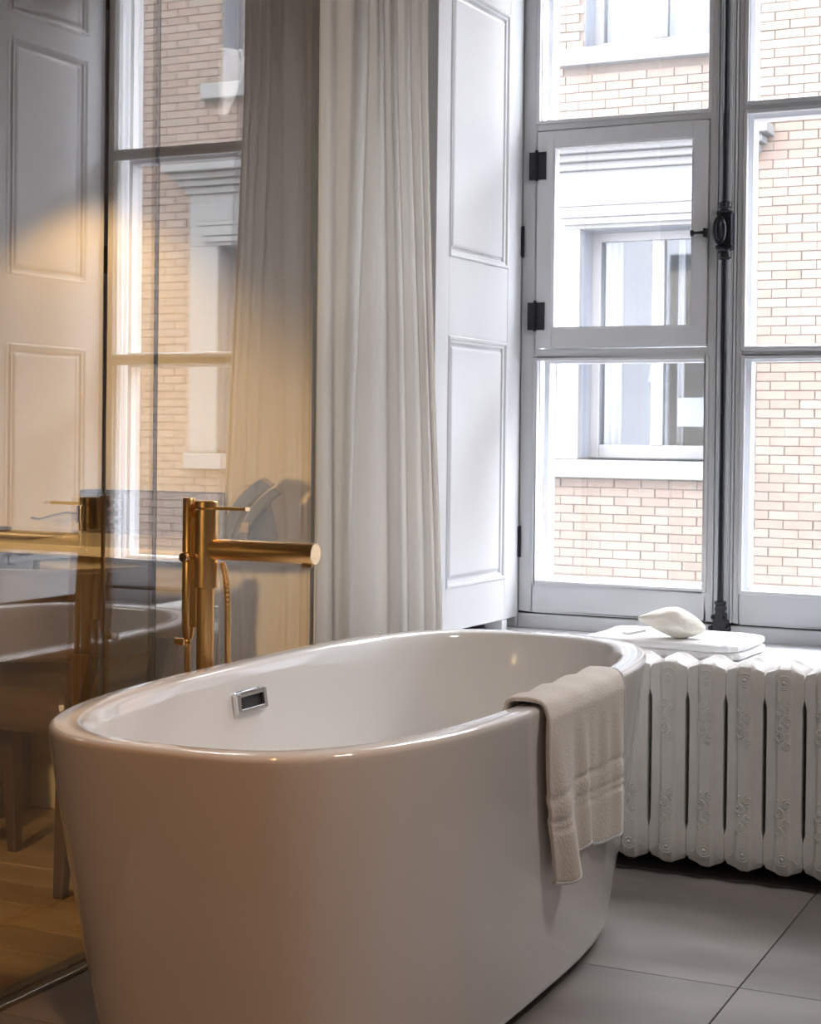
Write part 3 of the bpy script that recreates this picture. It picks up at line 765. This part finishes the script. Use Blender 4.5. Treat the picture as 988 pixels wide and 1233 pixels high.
def seen(c):
    cx = (c[0]+c[1])/2
    return (-2.95 < cx < -2.2 and 0.05 < c[2] < 4.25) or (-4.55 < cx < -2.95 and .12 < c[2] < .8) or (-4.5 < cx < -3.0 and 3.45 < c[2] < 3.9)
vis = [c for c in cand if seen(c)]; vis.sort(key=lambda c: -(c[0]+c[1])/2+abs(c[2]-1.2)*.5)
far = vis[290:]; vis = vis[:290]; rest = [c for c in cand if not seen(c)]+far
for i, c in enumerate(vis):
    p = protos[c[4]]
    o = p if p is not None and not p.get('u') else inst(p, bd, (0, 0, 0))
    p['u'] = 1
    o.scale = (c[1]-c[0], .03, BH); o.location = Vector(((c[0]+c[1])/2, FY0+.015+c[3], c[2]+BH/2))-bd.location
for o in bd.children:
    if 'u' in o: del o['u']
for c in rest:
    y0 = FY0+c[3]; x0, x1, z0, z1 = c[0], c[1], c[2], c[2]+BH
    stuff.add([(x0, y0, z0), (x1, y0, z0), (x1, y0, z1), (x0, y0, z1), (x0, y0+.016, z0), (x1, y0+.016, z0), (x1, y0+.016, z1), (x0, y0+.016, z1)],
              [(0, 1, 2, 3), (0, 4, 5, 1), (3, 2, 6, 7), (0, 3, 7, 4), (1, 5, 6, 2)], c[4])
so = obj('brickwork', stuff, ['brick%d' % i for i in range(6)], bd); so['kind'] = 'stuff'

def casement(cx, z0, z1, upper):
    yf = FY0+.25
    fr = rectframe(MB(), cx-HWN, cx+HWN, z0, z1, yf, yf+.06, .07, .07, .10, .07)
    mx = cx+.03
    fr.box(mx-.048, mx+.048, yf-.006, yf+.06, z0+.10, z1-.07)
    if upper: fr.box(cx-HWN+.07, cx+HWN-.07, yf, yf+.05, z0+.78, z0+.83)
    f = obj('window_frame', fr, 'whiteframe', bd, bevel=.006)
    for xa, xb in ((cx-HWN+.07, mx-.048), (mx+.048, cx+HWN-.07)):
        obj('pane', MB().box(xa, xb, yf+.028, yf+.034, z0+.10, z1-.07), 'fglass', f)
    rv = MB().box(cx-HWN-.002, cx-HWN+.004, FY0+.014, yf, z0, z1).box(cx+HWN-.004, cx+HWN+.002, FY0+.014, yf, z0, z1).box(cx-HWN, cx+HWN, FY0+.014, yf, z1-.004, z1+.002)
    obj('reveal', rv, 'reveal', bd)
    # room behind
    b = MB().box(cx-HWN-.3, cx+HWN+.3, yf+1.2, yf+1.25, z0-.2, z1+.2).box(cx-HWN-.3, cx-HWN-.25, yf+.07, yf+1.2, z0-.2, z1+.2).box(cx+HWN+.25, cx+HWN+.3, yf+.07, yf+1.2, z0-.2, z1+.2)
    b.box(cx-HWN-.3, cx+HWN+.3, yf+.07, yf+1.2, z0-.22, z0-.2)
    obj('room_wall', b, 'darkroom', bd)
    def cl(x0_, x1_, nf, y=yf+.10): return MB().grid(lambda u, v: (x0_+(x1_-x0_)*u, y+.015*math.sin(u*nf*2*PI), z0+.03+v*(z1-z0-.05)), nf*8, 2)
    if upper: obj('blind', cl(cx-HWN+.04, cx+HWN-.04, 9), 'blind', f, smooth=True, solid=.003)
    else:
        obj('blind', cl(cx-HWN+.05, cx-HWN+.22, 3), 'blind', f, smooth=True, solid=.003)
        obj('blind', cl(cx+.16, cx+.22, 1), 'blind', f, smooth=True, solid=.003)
for cx in WC:
    casement(cx, .955, 2.69, False); casement(cx, 4.055, 5.75, True)
    # stone dressings
    W2 = HWN+.285
    for s in (-1, 1):
        x0_, x1_ = sorted((cx+s*HWN, cx+s*W2))
        obj('pilaster', MB().box(x0_, x1_, FY0-.035, FY0+.02, .94, 2.69), 'stone', bd, bevel=.006)
    obj('lintel', MB().box(cx-W2, cx+W2, FY0-.035, FY0+.02, 2.69, 3.13), 'stone', bd, bevel=.006)
    ar = MB().box(cx-W2+.10, cx+W2-.10, FY0-.060, FY0-.035, 2.86, 2.895).box(cx-W2+.12, cx+W2-.12, FY0-.050, FY0-.035, 2.775, 2.86).box(cx-W2+.16, cx+W2-.16, FY0-.065, FY0-.035, 2.72, 2.765)
    obj('architrave', ar, 'stone', bd, bevel=.006)
    co = MB()
    for z0, z1, e, dpt in ((3.13, 3.19, .03, .07), (3.19, 3.245, .08, .12), (3.245, 3.30, .12, .17), (3.30, 3.375, .17, .24)):
        co.box(cx-W2-e, cx+W2+e, FY0-dpt, FY0+.02, z0, z1)
    obj('cornice', co, 'stone', bd, bevel=.010)
    obj('sill', MB().box(cx-W2-.01, cx+W2+.01, FY0-.10, FY0+.24, .805, .94), 'stone', bd, bevel=.008)
    obj('sill', MB().box(cx-HWN-.165, cx+HWN+.165, FY0-.09, FY0+.24, 3.925, 4.055), 'stone', bd, bevel=.008)
# things seen inside the far lower window
cx = WC[0]
la = thing('table_lamp', 'white shaded lamp standing behind the far lower window', 'lamp', (cx-.10, 12.5, .86))
obj('shade', MB().lathe([(.085, 1.55), (.045, 1.74)], (cx-.10, 12.5, 0), 'Z', 20), 'blind', la, smooth=True)
obj('stem', MB().lathe([(.06, .86), (.06, .88), (.012, .90), (.012, 1.56)], (cx-.10, 12.5, 0), 'Z', 12), 'blind', la, smooth=True)
tag(obj('notice_card', MB().box(cx+.17, cx+.50, 12.13, 12.14, 1.20, 1.42), 'blind'), 'white notice card inside the right pane of the far lower window', 'notice')
tb_ = thing('side_table', 'pale narrow table behind the far lower window', 'table', (cx, 12.5, .0))
obj('table_top', MB().box(cx-.55, cx+.55, 12.32, 12.75, .83, .86), 'whiteframe', tb_, bevel=.004)
for sx in (-.5, .5):
    for y in (12.36, 12.7): obj('leg', MB().box(cx+sx-.02, cx+sx+.02, y-.02, y+.02, .755, .83), 'whiteframe', tb_)
struct('street', MB().box(-14, 12, 5.15, FY0+.01, -3.2, -3.0), 'asphalt')
